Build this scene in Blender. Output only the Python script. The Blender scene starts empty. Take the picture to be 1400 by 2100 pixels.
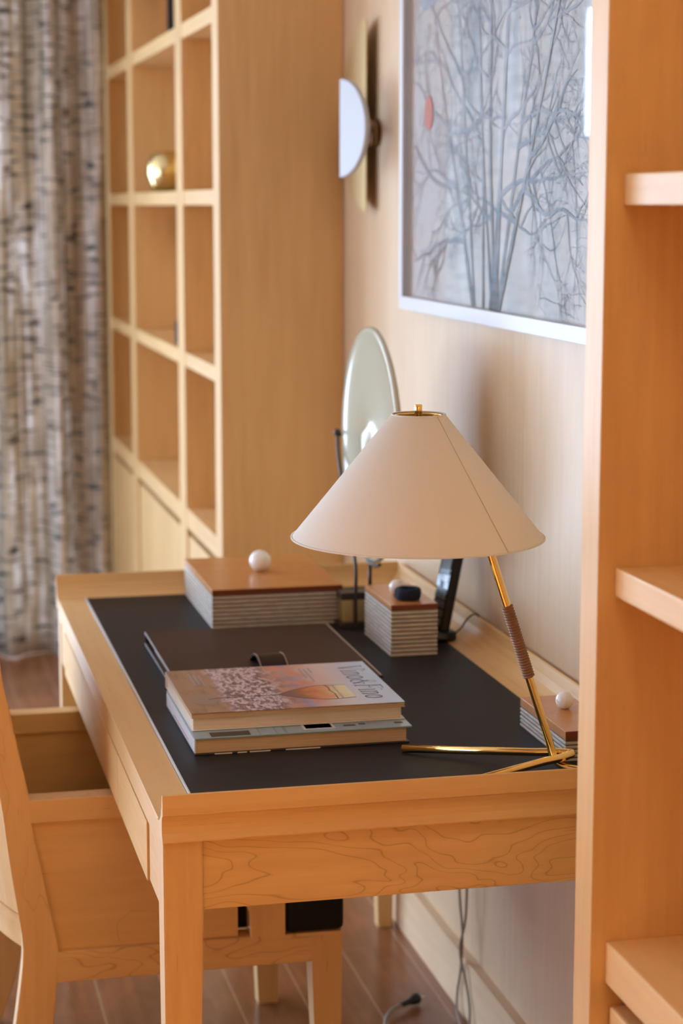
import bpy, bmesh, math, random
from mathutils import Vector, Matrix
random.seed(7)
PI = math.pi
S = bpy.context.scene
COL = S.collection

# ------------------------------------------------------------------ materials
def nodes(name):
    m = bpy.data.materials.new(name); m.use_nodes = True
    nt = m.node_tree
    return m, nt, nt.nodes['Principled BSDF']
def N(nt, t, **k):
    n = nt.nodes.new(t)
    for a, v in k.items(): setattr(n, a, v)
    return n
def mapped(nt, scale=(1, 1, 1), coord='Object', loc=(0, 0, 0)):
    tc = N(nt, 'ShaderNodeTexCoord'); mp = N(nt, 'ShaderNodeMapping')
    mp.inputs['Scale'].default_value = scale; mp.inputs['Location'].default_value = loc
    nt.links.new(tc.outputs[coord], mp.inputs['Vector'])
    return mp.outputs['Vector']
def noise(nt, vec, scale, detail=4, rough=.55, dist=0):
    n = N(nt, 'ShaderNodeTexNoise'); n.inputs['Scale'].default_value = scale
    n.inputs['Detail'].default_value = detail; n.inputs['Roughness'].default_value = rough
    n.inputs['Distortion'].default_value = dist
    nt.links.new(vec, n.inputs['Vector']); return n.outputs['Fac']
def ramp(nt, fac, stops, interp='LINEAR'):
    r = N(nt, 'ShaderNodeValToRGB'); r.color_ramp.interpolation = interp
    e = r.color_ramp.elements
    while len(e) < len(stops): e.new(.5)
    for x, (p, c) in zip(e, stops):
        x.position = p; x.color = (c[0], c[1], c[2], 1) if not isinstance(c, (int, float)) else (c, c, c, 1)
    nt.links.new(fac, r.inputs['Fac']); return r.outputs['Color']
def mix(nt, fac, a, b, mode='MIX'):
    n = N(nt, 'ShaderNodeMix', data_type='RGBA', blend_type=mode)
    for s, v in ((n.inputs[0], fac), (n.inputs[6], a), (n.inputs[7], b)):
        if hasattr(v, 'links'): nt.links.new(v, s)
        elif isinstance(v, (int, float)): s.default_value = v
        else: s.default_value = (v[0], v[1], v[2], 1)
    return n.outputs[2]
def math_(nt, op, a, b=0.0, c=0.0):
    n = N(nt, 'ShaderNodeMath', operation=op)
    for s, v in zip(n.inputs, (a, b, c)):
        if hasattr(v, 'links'): nt.links.new(v, s)
        else: s.default_value = v
    return n.outputs[0]
def bump(nt, b, h, strength=.2, dist=.001):
    n = N(nt, 'ShaderNodeBump'); n.inputs['Strength'].default_value = strength
    n.inputs['Distance'].default_value = dist
    nt.links.new(h, n.inputs['Height']); nt.links.new(n.outputs[0], b.inputs['Normal'])
def plain(name, col, rough=.5, metal=0, spec=.5, coat=0):
    m, nt, b = nodes(name)
    b.inputs['Base Color'].default_value = (*col, 1); b.inputs['Roughness'].default_value = rough
    b.inputs['Metallic'].default_value = metal; b.inputs['Specular IOR Level'].default_value = spec
    b.inputs['Coat Weight'].default_value = coat
    return m

MAPLE = (.73, .49, .225)
def wood(name, axis, base=MAPLE, dark=None, lines=0, rough=.46, knots=0, flecks=.5, loc=(0, 0, 0), seams=None, spec=.38):
    m, nt, b = nodes(name)
    dark = dark or tuple(c * f for c, f in zip(base, (.80, .72, .60)))
    i = 'XYZ'.index(axis)
    st = [1.0, 1.0, 1.0]; st[i] = .07
    v = mapped(nt, st, loc=loc)
    st2 = [1.0, 1.0, 1.0]; st2[i] = .3
    v2 = mapped(nt, st2, loc=loc)
    f1 = noise(nt, v, 60, 5, .6); f2 = noise(nt, v2, 5, 3, .5)
    c = mix(nt, ramp(nt, f1, [(.3, 0), (.75, 1)]), base, dark)
    light = tuple(min(1, x * 1.1) for x in base)
    c = mix(nt, ramp(nt, f2, [(.3, 0), (.7, .6)]), c, light)
    sh = noise(nt, v2, 2.2, 2, .5)
    c = mix(nt, ramp(nt, sh, [(.45, 0), (.75, .5)]), c, dark)
    if flecks:
        fl = noise(nt, v, 190, 2, .5)
        c = mix(nt, ramp(nt, fl, [(.71, 0), (.78, flecks)]), c, tuple(x * .45 for x in base))
    if lines:
        st3 = [1.0, 1.0, 1.0]; st3[i] = .38
        v3 = mapped(nt, st3, loc=loc)
        q = noise(nt, v3, 7.5, 3.0, .46, .35)
        w = math_(nt, 'PINGPONG', math_(nt, 'MULTIPLY', q, lines), .5)
        k_ = .62 if lines > 8 else .34
        c = mix(nt, ramp(nt, w, [(0.0, k_), (.022 * min(lines, 14) / 9, k_ * .45), (.05 * min(lines, 14) / 9, .05), (.35, 0)]), c, tuple(x * f for x, f in zip(base, (.50, .40, .30))))
    if knots:
        vo = N(nt, 'ShaderNodeTexVoronoi'); vo.inputs['Scale'].default_value = knots
        st4 = [1.0, 1.0, 1.0]; st4[i] = .55
        nt.links.new(mapped(nt, st4, loc=loc), vo.inputs['Vector'])
        kk = math_(nt, 'ADD', vo.outputs['Distance'], math_(nt, 'MULTIPLY', math_(nt, 'SUBTRACT', f2, .5), .35))
        c = mix(nt, ramp(nt, kk, [(.06, .6), (.15, .25), (.30, 0)]), c, tuple(x * f for x, f in zip(base, (.45, .33, .22))))
    if seams:   # thin joints between veneer leaves, every `seams` metres along Y
        tc = mapped(nt)
        sx = N(nt, 'ShaderNodeSeparateXYZ'); nt.links.new(tc, sx.inputs[0])
        w = math_(nt, 'PINGPONG', math_(nt, 'ADD', sx.outputs[1], .07), seams / 2)
        c = mix(nt, math_(nt, 'MULTIPLY', math_(nt, 'LESS_THAN', w, .0012), .6), c, dark)
        vs = N(nt, 'ShaderNodeTexWhiteNoise', noise_dimensions='1D')
        nt.links.new(math_(nt, 'FLOOR', math_(nt, 'DIVIDE', math_(nt, 'ADD', sx.outputs[1], .07), seams)), vs.inputs['W'])
        c = mix(nt, math_(nt, 'MULTIPLY', vs.outputs['Value'], .3), c, dark)
    nt.links.new(c, b.inputs['Base Color'])
    b.inputs['Roughness'].default_value = rough; b.inputs['Specular IOR Level'].default_value = spec
    bump(nt, b, f1, .06, .0006)
    return m
W_X = wood('maple grain across', 'X'); W_Y = wood('maple grain lengthwise', 'Y'); W_Z = wood('maple grain upright', 'Z')
W_XL = wood('maple cathedral figure', 'X', lines=25, loc=(.13, .4, .2))
W_XS = wood('maple soft figure', 'X', lines=3.2, flecks=.4, loc=(.5, 1.4, .7))
W_ZS = wood('maple upright soft figure', 'Z', lines=3.5, loc=(.5, .4, .7))
W_ZK = wood('knotty maple upright', 'Z', knots=3.2, flecks=.2)
W_TOP = wood('maple tabletop', 'Y', lines=0, rough=.46, flecks=.3)
W_WALL = wood('maple wall veneer', 'Z', base=(.68, .51, .335), seams=.46, rough=.42, flecks=.25)
W_BASE = wood('pale maple baseboard', 'Y', base=(.72, .54, .35), rough=.42, flecks=.25)
W_DRAWER = wood('matt maple drawer front', 'Y', rough=.6, spec=.2)
W_LID = wood('reddish wood lid', 'X', base=(.56, .25, .08), lines=4, rough=.28)
W_LIDEND = wood('dark red wood', 'X', base=(.20, .05, .02), rough=.35)

def leather(name, col, rough=.42, scale=900, st=.35):
    m, nt, b = nodes(name)
    v = mapped(nt)
    vo = N(nt, 'ShaderNodeTexVoronoi', feature='DISTANCE_TO_EDGE'); vo.inputs['Scale'].default_value = scale
    nt.links.new(v, vo.inputs['Vector'])
    n1 = noise(nt, v, 9, 3)
    c = mix(nt, ramp(nt, n1, [(.3, 0), (.7, 1)]), col, tuple(x * 1.35 for x in col))
    nt.links.new(c, b.inputs['Base Color']); b.inputs['Roughness'].default_value = rough; b.inputs['Specular IOR Level'].default_value = .10
    h = math_(nt, 'ADD', math_(nt, 'MINIMUM', vo.outputs['Distance'], .12), math_(nt, 'MULTIPLY', noise(nt, v, 300, 2), .05))
    bump(nt, b, h, st, .0012)
    return m
M_LEATHER = leather('dark brown desk leather', (.017, .0150, .0155), .46)
M_FOLDER = leather('brown folder leather', (.046, .022, .014), .5, 1400, .12)
M_STRAP = leather('dark strap leather', (.022, .012, .009), .38, 1400, .12)
M_BLACKSEAT = leather('black seat leather', (.012, .012, .013), .38, 700, .2)
M_STITCH = plain('tan stitching', (.42, .30, .20), .8)
M_GLINT = plain('daylight glint on leather edge', (.62, .68, .74), .3)  # bluish daylight reflection on leather edges, put into the colour

def brass(name, col, rough):
    m, nt, b = nodes(name)
    b.inputs['Base Color'].default_value = (*col, 1); b.inputs['Metallic'].default_value = 1
    b.inputs['Roughness'].default_value = rough
    return m
M_BRASS = brass('polished brass', (.95, .64, .22), .06)
M_SATIN = brass('satin brass', (.66, .53, .29), .42)
M_BRONZE = brass('dark bronze', (.20, .12, .06), .35)
M_GOLD = brass('hammered gold', (.80, .66, .33), .22)
M_BLACKMETAL = plain('blackened metal', (.035, .022, .018), .45)
M_WHITE = plain('white lacquered metal', (.46, .47, .50), .45)
M_KNOB = plain('white stone ball', (.86, .85, .82), .16, coat=.3)
M_BLACK = plain('black plastic', (.008, .009, .011), .32)
M_BLACKGLOSS = plain('black gloss plastic', (.01, .012, .015), .08)
M_SCREEN = plain('pale phone display', (.30, .42, .55), .12)
M_KEY = plain('grey phone keys', (.10, .11, .13), .3)
M_CORD = plain('grey cable sheath', (.30, .27, .23), .5)
M_DARKCORD = plain('dark cable sheath', (.07, .06, .055), .5)
M_PIN = plain('nickel pins', (.6, .58, .55), .25, 1)
M_PLUG = plain('black rubber plug', (.012, .014, .016), .5)

def shade_mat():
    m, nt, b = nodes('cream linen shade')
    v = mapped(nt)
    f = noise(nt, mapped(nt, (1, 1, 6)), 260, 2)
    c = mix(nt, f, (.80, .75, .66), (.84, .79, .70))
    nt.links.new(c, b.inputs['Base Color']); b.inputs['Roughness'].default_value = .85
    b.inputs['Specular IOR Level'].default_value = .2
    bump(nt, b, f, .08, .0005)
    tr = N(nt, 'ShaderNodeBsdfTranslucent'); tr.inputs['Color'].default_value = (.75, .62, .45, 1)
    mx = N(nt, 'ShaderNodeMixShader'); mx.inputs[0].default_value = .18
    out = nt.nodes['Material Output']
    nt.links.new(b.outputs[0], mx.inputs[1]); nt.links.new(tr.outputs[0], mx.inputs[2]); nt.links.new(mx.outputs[0], out.inputs[0])
    return m
M_SHADE = shade_mat()
M_SEAM = plain('shade seam thread', (.60, .48, .34), .8)
def cord_wrap():
    m, nt, b = nodes('brown leather cord')
    f = noise(nt, mapped(nt), 90, 3)
    nt.links.new(mix(nt, f, (.20, .088, .038), (.28, .135, .062)), b.inputs['Base Color']); b.inputs['Roughness'].default_value = .6
    return m
M_WRAP = cord_wrap()
def bone(name, base, edge):
    m, nt, b = nodes(name)
    f = noise(nt, mapped(nt, (1, 1, 3)), 45, 4, .6)
    nt.links.new(mix(nt, ramp(nt, f, [(.35, 0), (.65, 1)]), base, edge), b.inputs['Base Color']); b.inputs['Roughness'].default_value = .35
    return m
M_BONE = bone('pale bone slats', (.66, .61, .53), (.50, .43, .35))
M_GROOVE = bone('grey brown grooves', (.12, .10, .085), (.20, .16, .13))
def terry():
    m, nt, b = nodes('navy towelling')
    f = noise(nt, mapped(nt), 420, 2)
    nt.links.new(mix(nt, f, (.004, .007, .018), (.012, .02, .045)), b.inputs['Base Color']); b.inputs['Roughness'].default_value = .95
    bump(nt, b, f, .8, .002); return m
M_TERRY = terry()
def pages(name, a, c2):
    m, nt, b = nodes(name)
    f = noise(nt, mapped(nt, (.5, .5, 60)), 22, 4, .7)
    nt.links.new(mix(nt, ramp(nt, f, [(.3, 0), (.7, 1)]), a, c2), b.inputs['Base Color']); b.inputs['Roughness'].default_value = .75
    return m
M_PAGES = pages('cream page edges', (.78, .71, .60), (.62, .54, .43))
M_PAGES2 = pages('warm page edges', (.70, .55, .38), (.52, .38, .24))
M_PAPER = plain('white paper', (.80, .79, .77), .7)
M_TEXT = plain('dark print ink', (.06, .06, .07), .5)
M_TEXT2 = plain('grey print ink', (.36, .33, .36), .5)
M_BLUECOVER = plain('pale blue cover', (.27, .40, .47), .3, coat=.3)
M_BLUEDARK = plain('slate blue print', (.17, .24, .32), .3)
M_INK = plain('black cover print', (.02, .022, .026), .3)
M_WHITECOVER = plain('white book board', (.76, .75, .77), .35)
M_PINK = plain('pink printed line', (.60, .36, .42), .4)

def magazine_mat():
    m, nt, b = nodes('magazine cover picture')
    sx = N(nt, 'ShaderNodeSeparateXYZ'); v = mapped(nt); nt.links.new(v, sx.inputs[0])
    x = sx.outputs[0]                                   # 0 .. .325 along the cover height
    wob = noise(nt, v, 14, 3)
    xw = math_(nt, 'ADD', x, math_(nt, 'MULTIPLY', math_(nt, 'SUBTRACT', wob, .5), .05))
    xn = math_(nt, 'DIVIDE', xw, .325)
    base = ramp(nt, xn, [(.0, (.27, .155, .10)), (.185, (.30, .17, .11)), (.225, (.36, .28, .33)), (.42, (.46, .32, .33)),
                         (.49, (.36, .20, .14)), (.56, (.26, .24, .42)), (.64, (.60, .40, .36)), (.76, (.62, .52, .50)), (.88, (.50, .53, .66)), (1.0, (.46, .55, .70))])
    vs = mapped(nt, (1.6, 1, 1))
    bl = noise(nt, mapped(nt, (1.9, .8, 1)), 62, 4, .62, .4)
    mask = ramp(nt, xn, [(.17, 0), (.22, 1), (.44, 1), (.52, 0)])
    sp = ramp(nt, bl, [(.38, (.09, .045, .085)), (.5, (.27, .18, .23)), (.57, (.66, .62, .68)), (.64, (.34, .24, .30))])
    c = mix(nt, mask, base, sp)
    bl2 = noise(nt, v, 30, 4, .6)
    m2 = math_(nt, 'MULTIPLY', ramp(nt, xn, [(.45, 0), (.52, 1), (.60, 1), (.70, 0)]), ramp(nt, bl2, [(.42, 0), (.58, 1)]))
    c = mix(nt, m2, c, (.56, .24, .17))
    wd = noise(nt, mapped(nt, (1, .2, 1)), 90, 3)
    m3 = math_(nt, 'MULTIPLY', ramp(nt, xn, [(.15, 1), (.2, 0)]), ramp(nt, wd, [(.5, 0), (.7, .6)]))
    c = mix(nt, m3, c, (.12, .06, .035))
    nt.links.new(c, b.inputs['Base Color']); b.inputs['Roughness'].default_value = .34
    b.inputs['Coat Weight'].default_value = .25; b.inputs['Coat Roughness'].default_value = .2
    return m
M_MAG = magazine_mat()
def wine_mat():
    m, nt, b = nodes('painted rose wine')
    sx = N(nt, 'ShaderNodeSeparateXYZ'); v = mapped(nt); nt.links.new(v, sx.inputs[0])
    xn = math_(nt, 'DIVIDE', math_(nt, 'ADD', sx.outputs[0], math_(nt, 'MULTIPLY', math_(nt, 'SUBTRACT', noise(nt, v, 50, 3), .5), .05)), .325)
    c = ramp(nt, xn, [(.50, (.18, .08, .10)), (.57, (.30, .12, .05)), (.63, (.62, .20, .08)), (.69, (.68, .34, .16)), (.74, (.72, .60, .26)), (.82, (.72, .66, .50))])
    nt.links.new(c, b.inputs['Base Color']); b.inputs['Roughness'].default_value = .34
    return m
M_WINE = wine_mat()

def curtain_mat():
    m, nt, b = nodes('birch print curtain')
    tc = N(nt, 'ShaderNodeTexCoord'); mp = N(nt, 'ShaderNodeMapping'); nt.links.new(tc.outputs['UV'], mp.inputs[0])
    def uvn(sx_, sy, scale, det=3):
        q = N(nt, 'ShaderNodeMapping'); q.inputs['Scale'].default_value = (sx_, sy, 1); nt.links.new(tc.outputs['UV'], q.inputs[0])
        return noise(nt, q.outputs[0], scale, det)
    trunk = uvn(1, .025, 25, 2)
    c = ramp(nt, trunk, [(.34, (.30, .28, .21)), (.42, (.56, .49, .38)), (.50, (.68, .60, .49)), (.54, (.88, .88, .88)), (.61, (.92, .92, .92)), (.65, (.50, .42, .32))])
    blot = uvn(1, .35, 22, 4)
    c = mix(nt, ramp(nt, blot, [(.42, 0), (.62, .5)]), c, (.32, .28, .215))
    dash = uvn(.42, 2.2, 30, 3)
    c = mix(nt, ramp(nt, dash, [(.55, 0), (.63, .92)]), c, (.030, .042, .055))
    nt.links.new(c, b.inputs['Base Color']); b.inputs['Roughness'].default_value = .8; b.inputs['Specular IOR Level'].default_value = .2
    tr = N(nt, 'ShaderNodeBsdfTranslucent'); nt.links.new(c, tr.inputs['Color'])
    mx = N(nt, 'ShaderNodeMixShader'); mx.inputs[0].default_value = .22
    nt.links.new(b.outputs[0], mx.inputs[1]); nt.links.new(tr.outputs[0], mx.inputs[2])
    nt.links.new(mx.outputs[0], nt.nodes['Material Output'].inputs[0])
    return m
M_CURTAIN = curtain_mat()

def floor_mat():
    m, nt, b = nodes('reddish plank floor')
    v = mapped(nt); sx = N(nt, 'ShaderNodeSeparateXYZ'); nt.links.new(v, sx.inputs[0])
    PW = .1305
    xs = math_(nt, 'SUBTRACT', sx.outputs[0], .373)
    row = math_(nt, 'FLOOR', math_(nt, 'DIVIDE', xs, PW))
    wn = N(nt, 'ShaderNodeTexWhiteNoise', noise_dimensions='1D'); nt.links.new(row, wn.inputs['W'])
    ys = math_(nt, 'ADD', sx.outputs[1], math_(nt, 'MULTIPLY', wn.outputs['Value'], 1.3))
    cb = N(nt, 'ShaderNodeCombineXYZ'); nt.links.new(row, cb.inputs[0]); nt.links.new(math_(nt, 'FLOOR', math_(nt, 'DIVIDE', ys, 1.3)), cb.inputs[1])
    w2 = N(nt, 'ShaderNodeTexWhiteNoise', noise_dimensions='2D'); nt.links.new(cb.outputs[0], w2.inputs['Vector'])
    g = noise(nt, mapped(nt, (1, .08, 1)), 45, 5, .6)
    p = noise(nt, mapped(nt, (1, .5, 1)), 7, 4, .6)
    c = mix(nt, ramp(nt, g, [(.3, 0), (.7, 1)]), (.36, .150, .062), (.24, .092, .037))
    c = mix(nt, ramp(nt, p, [(.4, 0), (.7, .7)]), c, (.125, .046, .020))
    c = mix(nt, math_(nt, 'MULTIPLY', w2.outputs['Value'], .45), c, (.27, .12, .052))
    d1 = math_(nt, 'PINGPONG', xs, PW / 2)
    seam = math_(nt, 'LESS_THAN', d1, .0022)
    seam2 = math_(nt, 'LESS_THAN', math_(nt, 'PINGPONG', ys, .65), .0016)
    sm = math_(nt, 'MAXIMUM', seam, math_(nt, 'MULTIPLY', seam2, .3))
    c = mix(nt, math_(nt, 'MULTIPLY', sm, .5), c, (.50, .34, .22))  # lighter seams: glint of the plank bevels put into the colour
    nt.links.new(c, b.inputs['Base Color']); b.inputs['Roughness'].default_value = .24; b.inputs['Specular IOR Level'].default_value = .28
    bump(nt, b, math_(nt, 'SUBTRACT', g, math_(nt, 'MULTIPLY', sm, .6)), .08, .001)
    return m
M_FLOOR = floor_mat()
M_CEIL = plain('white ceiling paint', (.76, .70, .62), .9)
M_WALLPAINT = plain('warm wall paint', (.62, .48, .32), .85)
M_FRAMEW = plain('pale window frame', (.75, .74, .72), .4)

def print_mat():
    m, nt, b = nodes('misty pale print')
    v = mapped(nt); sx = N(nt, 'ShaderNodeSeparateXYZ'); nt.links.new(v, sx.inputs[0])
    n1 = noise(nt, v, 3.2, 4); n2 = noise(nt, mapped(nt, loc=(3, 1, 2)), 4.5, 3)
    n3 = noise(nt, mapped(nt, (1, 2.5, .35), loc=(0, .3, 1)), 5, 2)
    c = mix(nt, ramp(nt, n1, [(.35, 0), (.65, 1)]), (.64, .65, .63), (.55, .61, .63))
    c = mix(nt, ramp(nt, n2, [(.55, 0), (.72, .6)]), c, (.62, .57, .48))
    zz = math_(nt, 'MULTIPLY', ramp(nt, n3, [(.56, 0), (.66, .55)]), ramp(nt, math_(nt, 'SUBTRACT', sx.outputs[2], .15), [(.0, 0), (.25, 1)]))
    c = mix(nt, zz, c, (.32, .45, .54))
    nt.links.new(c, b.inputs['Base Color']); b.inputs['Roughness'].default_value = .6
    return m
M_PRINT = print_mat()
def branch_mat():
    m, nt, b = nodes('grey blue tree ink')
    v = mapped(nt); sx = N(nt, 'ShaderNodeSeparateXYZ'); nt.links.new(v, sx.inputs[0])
    f = math_(nt, 'ADD', sx.outputs[2], math_(nt, 'MULTIPLY', math_(nt, 'SUBTRACT', noise(nt, v, 9, 3), .5), .35))
    c = ramp(nt, f, [(.0, (.05, .09, .13)), (.05, (.10, .17, .24)), (.14, (.20, .29, .36)), (.28, (.31, .39, .46)), (.5, (.39, .45, .51)), (.8, (.45, .50, .55))])
    nt.links.new(c, b.inputs['Base Color']); b.inputs['Roughness'].default_value = .6
    return m
M_BRANCH = branch_mat()
M_RED = plain('faded red print', (.62, .20, .19), .6)
M_SKYBLUE = plain('pale blue print', (.34, .50, .62), .6)
def pane_mat(name, tint=(1, 1, 1), ior=1.5):
    m, nt, b = nodes(name)
    nt.nodes.remove(b)
    t = N(nt, 'ShaderNodeBsdfTransparent'); t.inputs[0].default_value = (*tint, 1)
    g = N(nt, 'ShaderNodeBsdfGlossy'); g.inputs['Roughness'].default_value = .02
    f = N(nt, 'ShaderNodeFresnel'); ge = N(nt, 'ShaderNodeNewGeometry')
    nt.links.new(math_(nt, 'ADD', math_(nt, 'MULTIPLY', ge.outputs['Backfacing'], 1 / ior - ior), ior), f.inputs[0])   # same reflectance from both sides
    mx = N(nt, 'ShaderNodeMixShader')
    nt.links.new(f.outputs[0], mx.inputs[0]); nt.links.new(t.outputs[0], mx.inputs[1]); nt.links.new(g.outputs[0], mx.inputs[2])
    nt.links.new(mx.outputs[0], nt.nodes['Material Output'].inputs[0])
    return m
M_PANE = pane_mat('clear picture glass')
M_WINPANE = pane_mat('window glass', (.98, .99, 1))
M_WINDIM = pane_mat('daylight dimming glass', (.66, .66, .66))  # darker pane, added to dim the left window's daylight
def disc_mat():
    m, nt, b = nodes('milky green glass')
    b.inputs['Base Color'].default_value = (.60, .57, .43, 1); b.inputs['Roughness'].default_value = .13
    tr = N(nt, 'ShaderNodeBsdfTransparent'); tr.inputs[0].default_value = (.80, .80, .66, 1)
    mx = N(nt, 'ShaderNodeMixShader'); mx.inputs[0].default_value = .18
    nt.links.new(b.outputs[0], mx.inputs[1]); nt.links.new(tr.outputs[0], mx.inputs[2])
    nt.links.new(mx.outputs[0], nt.nodes['Material Output'].inputs[0])
    return m
M_DISC = disc_mat()

# ------------------------------------------------------------------ mesh helpers (world coordinates)
ORIG = {}
def BM(): return bmesh.new()
def box(bm, x0, x1, y0, y1, z0, z1, bev=0, mi=0, seg=2):
    r = bmesh.ops.create_cube(bm, size=1)
    vs = r['verts']
    for v in vs:
        v.co = Vector(((x0 + x1) / 2 + v.co.x * (x1 - x0), (y0 + y1) / 2 + v.co.y * (y1 - y0), (z0 + z1) / 2 + v.co.z * (z1 - z0)))
    fs = list({f for v in vs for f in v.link_faces})
    for f in fs: f.material_index = mi
    if bev:
        es = list({e for v in vs for e in v.link_edges})
        rr = bmesh.ops.bevel(bm, geom=es, offset=bev, segments=seg, profile=.6, affect='EDGES', clamp_overlap=True)
        for f in rr['faces']: f.material_index = mi
    return vs
def prism(bm, poly, axis, lo, hi, bev=0, mi=0):
    """poly: 2D points in the two remaining axes (in xyz order), extruded along axis."""
    def P(a, b, t):
        return Vector((t, a, b)) if axis == 'X' else Vector((a, t, b)) if axis == 'Y' else Vector((a, b, t))
    A = [bm.verts.new(P(a, b, lo)) for a, b in poly]; B = [bm.verts.new(P(a, b, hi)) for a, b in poly]
    n = len(poly); fs = [bm.faces.new(A), bm.faces.new(B[::-1])]
    for i in range(n): fs.append(bm.faces.new((A[i], B[i], B[(i + 1) % n], A[(i + 1) % n])))
    for f in fs: f.material_index = mi
    bmesh.ops.recalc_face_normals(bm, faces=fs)
    if bev:
        es = list({e for f in fs[:2] for e in f.edges})
        rr = bmesh.ops.bevel(bm, geom=es, offset=bev, segments=2, profile=.6, affect='EDGES', clamp_overlap=True)
        for f in rr['faces']: f.material_index = mi
    return fs
def smooth_path(pts, n=8):
    pts = [Vector(p) for p in pts]; out = []
    for i in range(len(pts) - 1):
        p0 = pts[max(i - 1, 0)]; p1 = pts[i]; p2 = pts[i + 1]; p3 = pts[min(i + 2, len(pts) - 1)]
        for k in range(n):
            t = k / n
            out.append(.5 * ((2 * p1) + (p2 - p0) * t + (2 * p0 - 5 * p1 + 4 * p2 - p3) * t * t + (3 * p1 - p0 - 3 * p2 + p3) * t ** 3))
    out.append(pts[-1]); return out
def tube(bm, pts, r, seg=16, mi=0, cap=True):
    pts = [Vector(p) for p in pts]; n = len(pts)
    rad = r if isinstance(r, (list, tuple)) else [r] * n
    rings = []; up = None
    for i in range(n):
        t = (pts[min(i + 1, n - 1)] - pts[max(i - 1, 0)]).normalized()
        if up is None:
            up = Vector((0, 0, 1)) if abs(t.z) < .9 else Vector((1, 0, 0))
        u = (up - t * up.dot(t)).normalized(); w = t.cross(u); up = u
        rings.append([bm.verts.new(pts[i] + (u * math.cos(2 * PI * k / seg) + w * math.sin(2 * PI * k / seg)) * rad[i]) for k in range(seg)])
    for a, b in zip(rings, rings[1:]):
        for k in range(seg):
            f = bm.faces.new((a[k], a[(k + 1) % seg], b[(k + 1) % seg], b[k])); f.material_index = mi; f.smooth = True
    if cap:
        for q in (rings[0][::-1], rings[-1]): bm.faces.new(q).material_index = mi
def lathe(bm, prof, c=(0, 0, 0), axis=(0, 0, 1), seg=48, mi=0, smooth=True, ref=None):
    c = Vector(c); a = Vector(axis).normalized()
    u = Vector(ref) if ref else (Vector((1, 0, 0)) if abs(a.x) < .9 else Vector((0, 1, 0)))
    u = (u - a * u.dot(a)).normalized(); w = a.cross(u)
    rings = []
    for r, h in prof:
        if r < 1e-6: rings.append([bm.verts.new(c + a * h)])
        else: rings.append([bm.verts.new(c + a * h + (u * math.cos(2 * PI * k / seg) + w * math.sin(2 * PI * k / seg)) * r) for k in range(seg)])
    for A, B in zip(rings, rings[1:]):
        for k in range(seg):
            k2 = (k + 1) % seg
            if len(A) == 1 and len(B) == 1: continue
            if len(A) == 1: q = (A[0], B[k2], B[k])
            elif len(B) == 1: q = (A[k], A[k2], B[0])
            else: q = (A[k], A[k2], B[k2], B[k])
            f = bm.faces.new(q); f.smooth = smooth; f.material_index = mi
def ball(bm, c, r, seg=28, sz=1.0):
    prof = [(r * math.sin(PI * i / 16), -r * sz * math.cos(PI * i / 16)) for i in range(17)]
    lathe(bm, prof, c, seg=seg)
def empty(name, loc):
    o = bpy.data.objects.new(name, None); COL.objects.link(o); o.location = loc; o.empty_display_size = .05
    ORIG[o] = Vector(loc); return o
def obj(name, bm, mats, parent=None, loc=None, smooth=False):
    """link one mesh object; its vertices are given in world coordinates"""
    bmesh.ops.recalc_face_normals(bm, faces=bm.faces)
    off = ORIG[parent] if parent is not None else Vector(loc or (0, 0, 0))
    bmesh.ops.translate(bm, verts=bm.verts, vec=-off)
    me = bpy.data.meshes.new(name); bm.to_mesh(me); bm.free()
    for m in (mats if isinstance(mats, (list, tuple)) else [mats]): me.materials.append(m)
    if smooth: me.shade_smooth()
    o = bpy.data.objects.new(name, me); COL.objects.link(o)
    if parent is not None: o.parent = parent
    else: o.location = off
    ORIG[o] = off
    return o
def tag(o, label, cat=None, group=None):
    o['label'] = label
    if cat: o['category'] = cat
    if group: o['group'] = group
    return o
def thing(name, label, cat, loc, group=None): return tag(empty(name, loc), label, cat, group)
def struct(name, bm, m, label=None, loc=(0, 0, 0)):
    o = obj(name, bm, m, loc=loc); o['kind'] = 'structure'
    if label: o['label'] = label
    return o
def bx(name, m, par, *a, bev=.0015, **k):
    b = BM(); box(b, *a, bev=bev, **k); return obj(name, b, m, par)

# ------------------------------------------------------------------ room
WX = 1.065; XL = -4.2; YB = -2.4; YF = 6.98; ZC = 2.75
b = BM(); box(b, XL - .1, WX + .1, YB - .1, YF + .1, -.05, 0); struct('floor', b, M_FLOOR, 'glossy reddish brown plank floor')
b = BM(); box(b, XL - .1, WX + .1, YB - .1, YF + .1, ZC, ZC + .05); struct('ceiling', b, M_CEIL, 'white ceiling')
b = BM(); box(b, WX, WX + .1, YB, YF, 0, ZC); struct('wall_right', b, W_WALL, 'pale maple veneer wall behind the desk')
b = BM(); box(b, XL - .1, WX + .1, YB - .1, YB, 0, ZC); struct('wall_back', b, W_X, 'maple panelled wall')
# far wall with an opening beside the curtain
FW = (-4.1, .55, .03, 2.30)
b = BM()
box(b, XL - .1, FW[0], YF, YF + .1, 0, ZC); box(b, FW[1], WX + .1, YF, YF + .1, 0, ZC)
box(b, FW[0], FW[1], YF, YF + .1, 0, FW[2]); box(b, FW[0], FW[1], YF, YF + .1, FW[3], ZC)
box(b, -.66, -.30, YF, YF + .1, FW[2], 1.80)  # added unseen pier, cuts the bright strip reflected in the picture glass
struct('wall_far', b, M_WALLPAINT, 'warm painted wall behind the curtain')
LW = (2.0, 6.3, .03, 2.35)
b = BM()
box(b, XL - .1, XL, YB, LW[0], 0, ZC); box(b, XL - .1, XL, LW[1], YF, 0, ZC)
box(b, XL - .1, XL, LW[0], LW[1], 0, LW[2]); box(b, XL - .1, XL, LW[0], LW[1], LW[3], ZC)
struct('wall_left', b, M_WALLPAINT, 'warm painted window wall')
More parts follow.
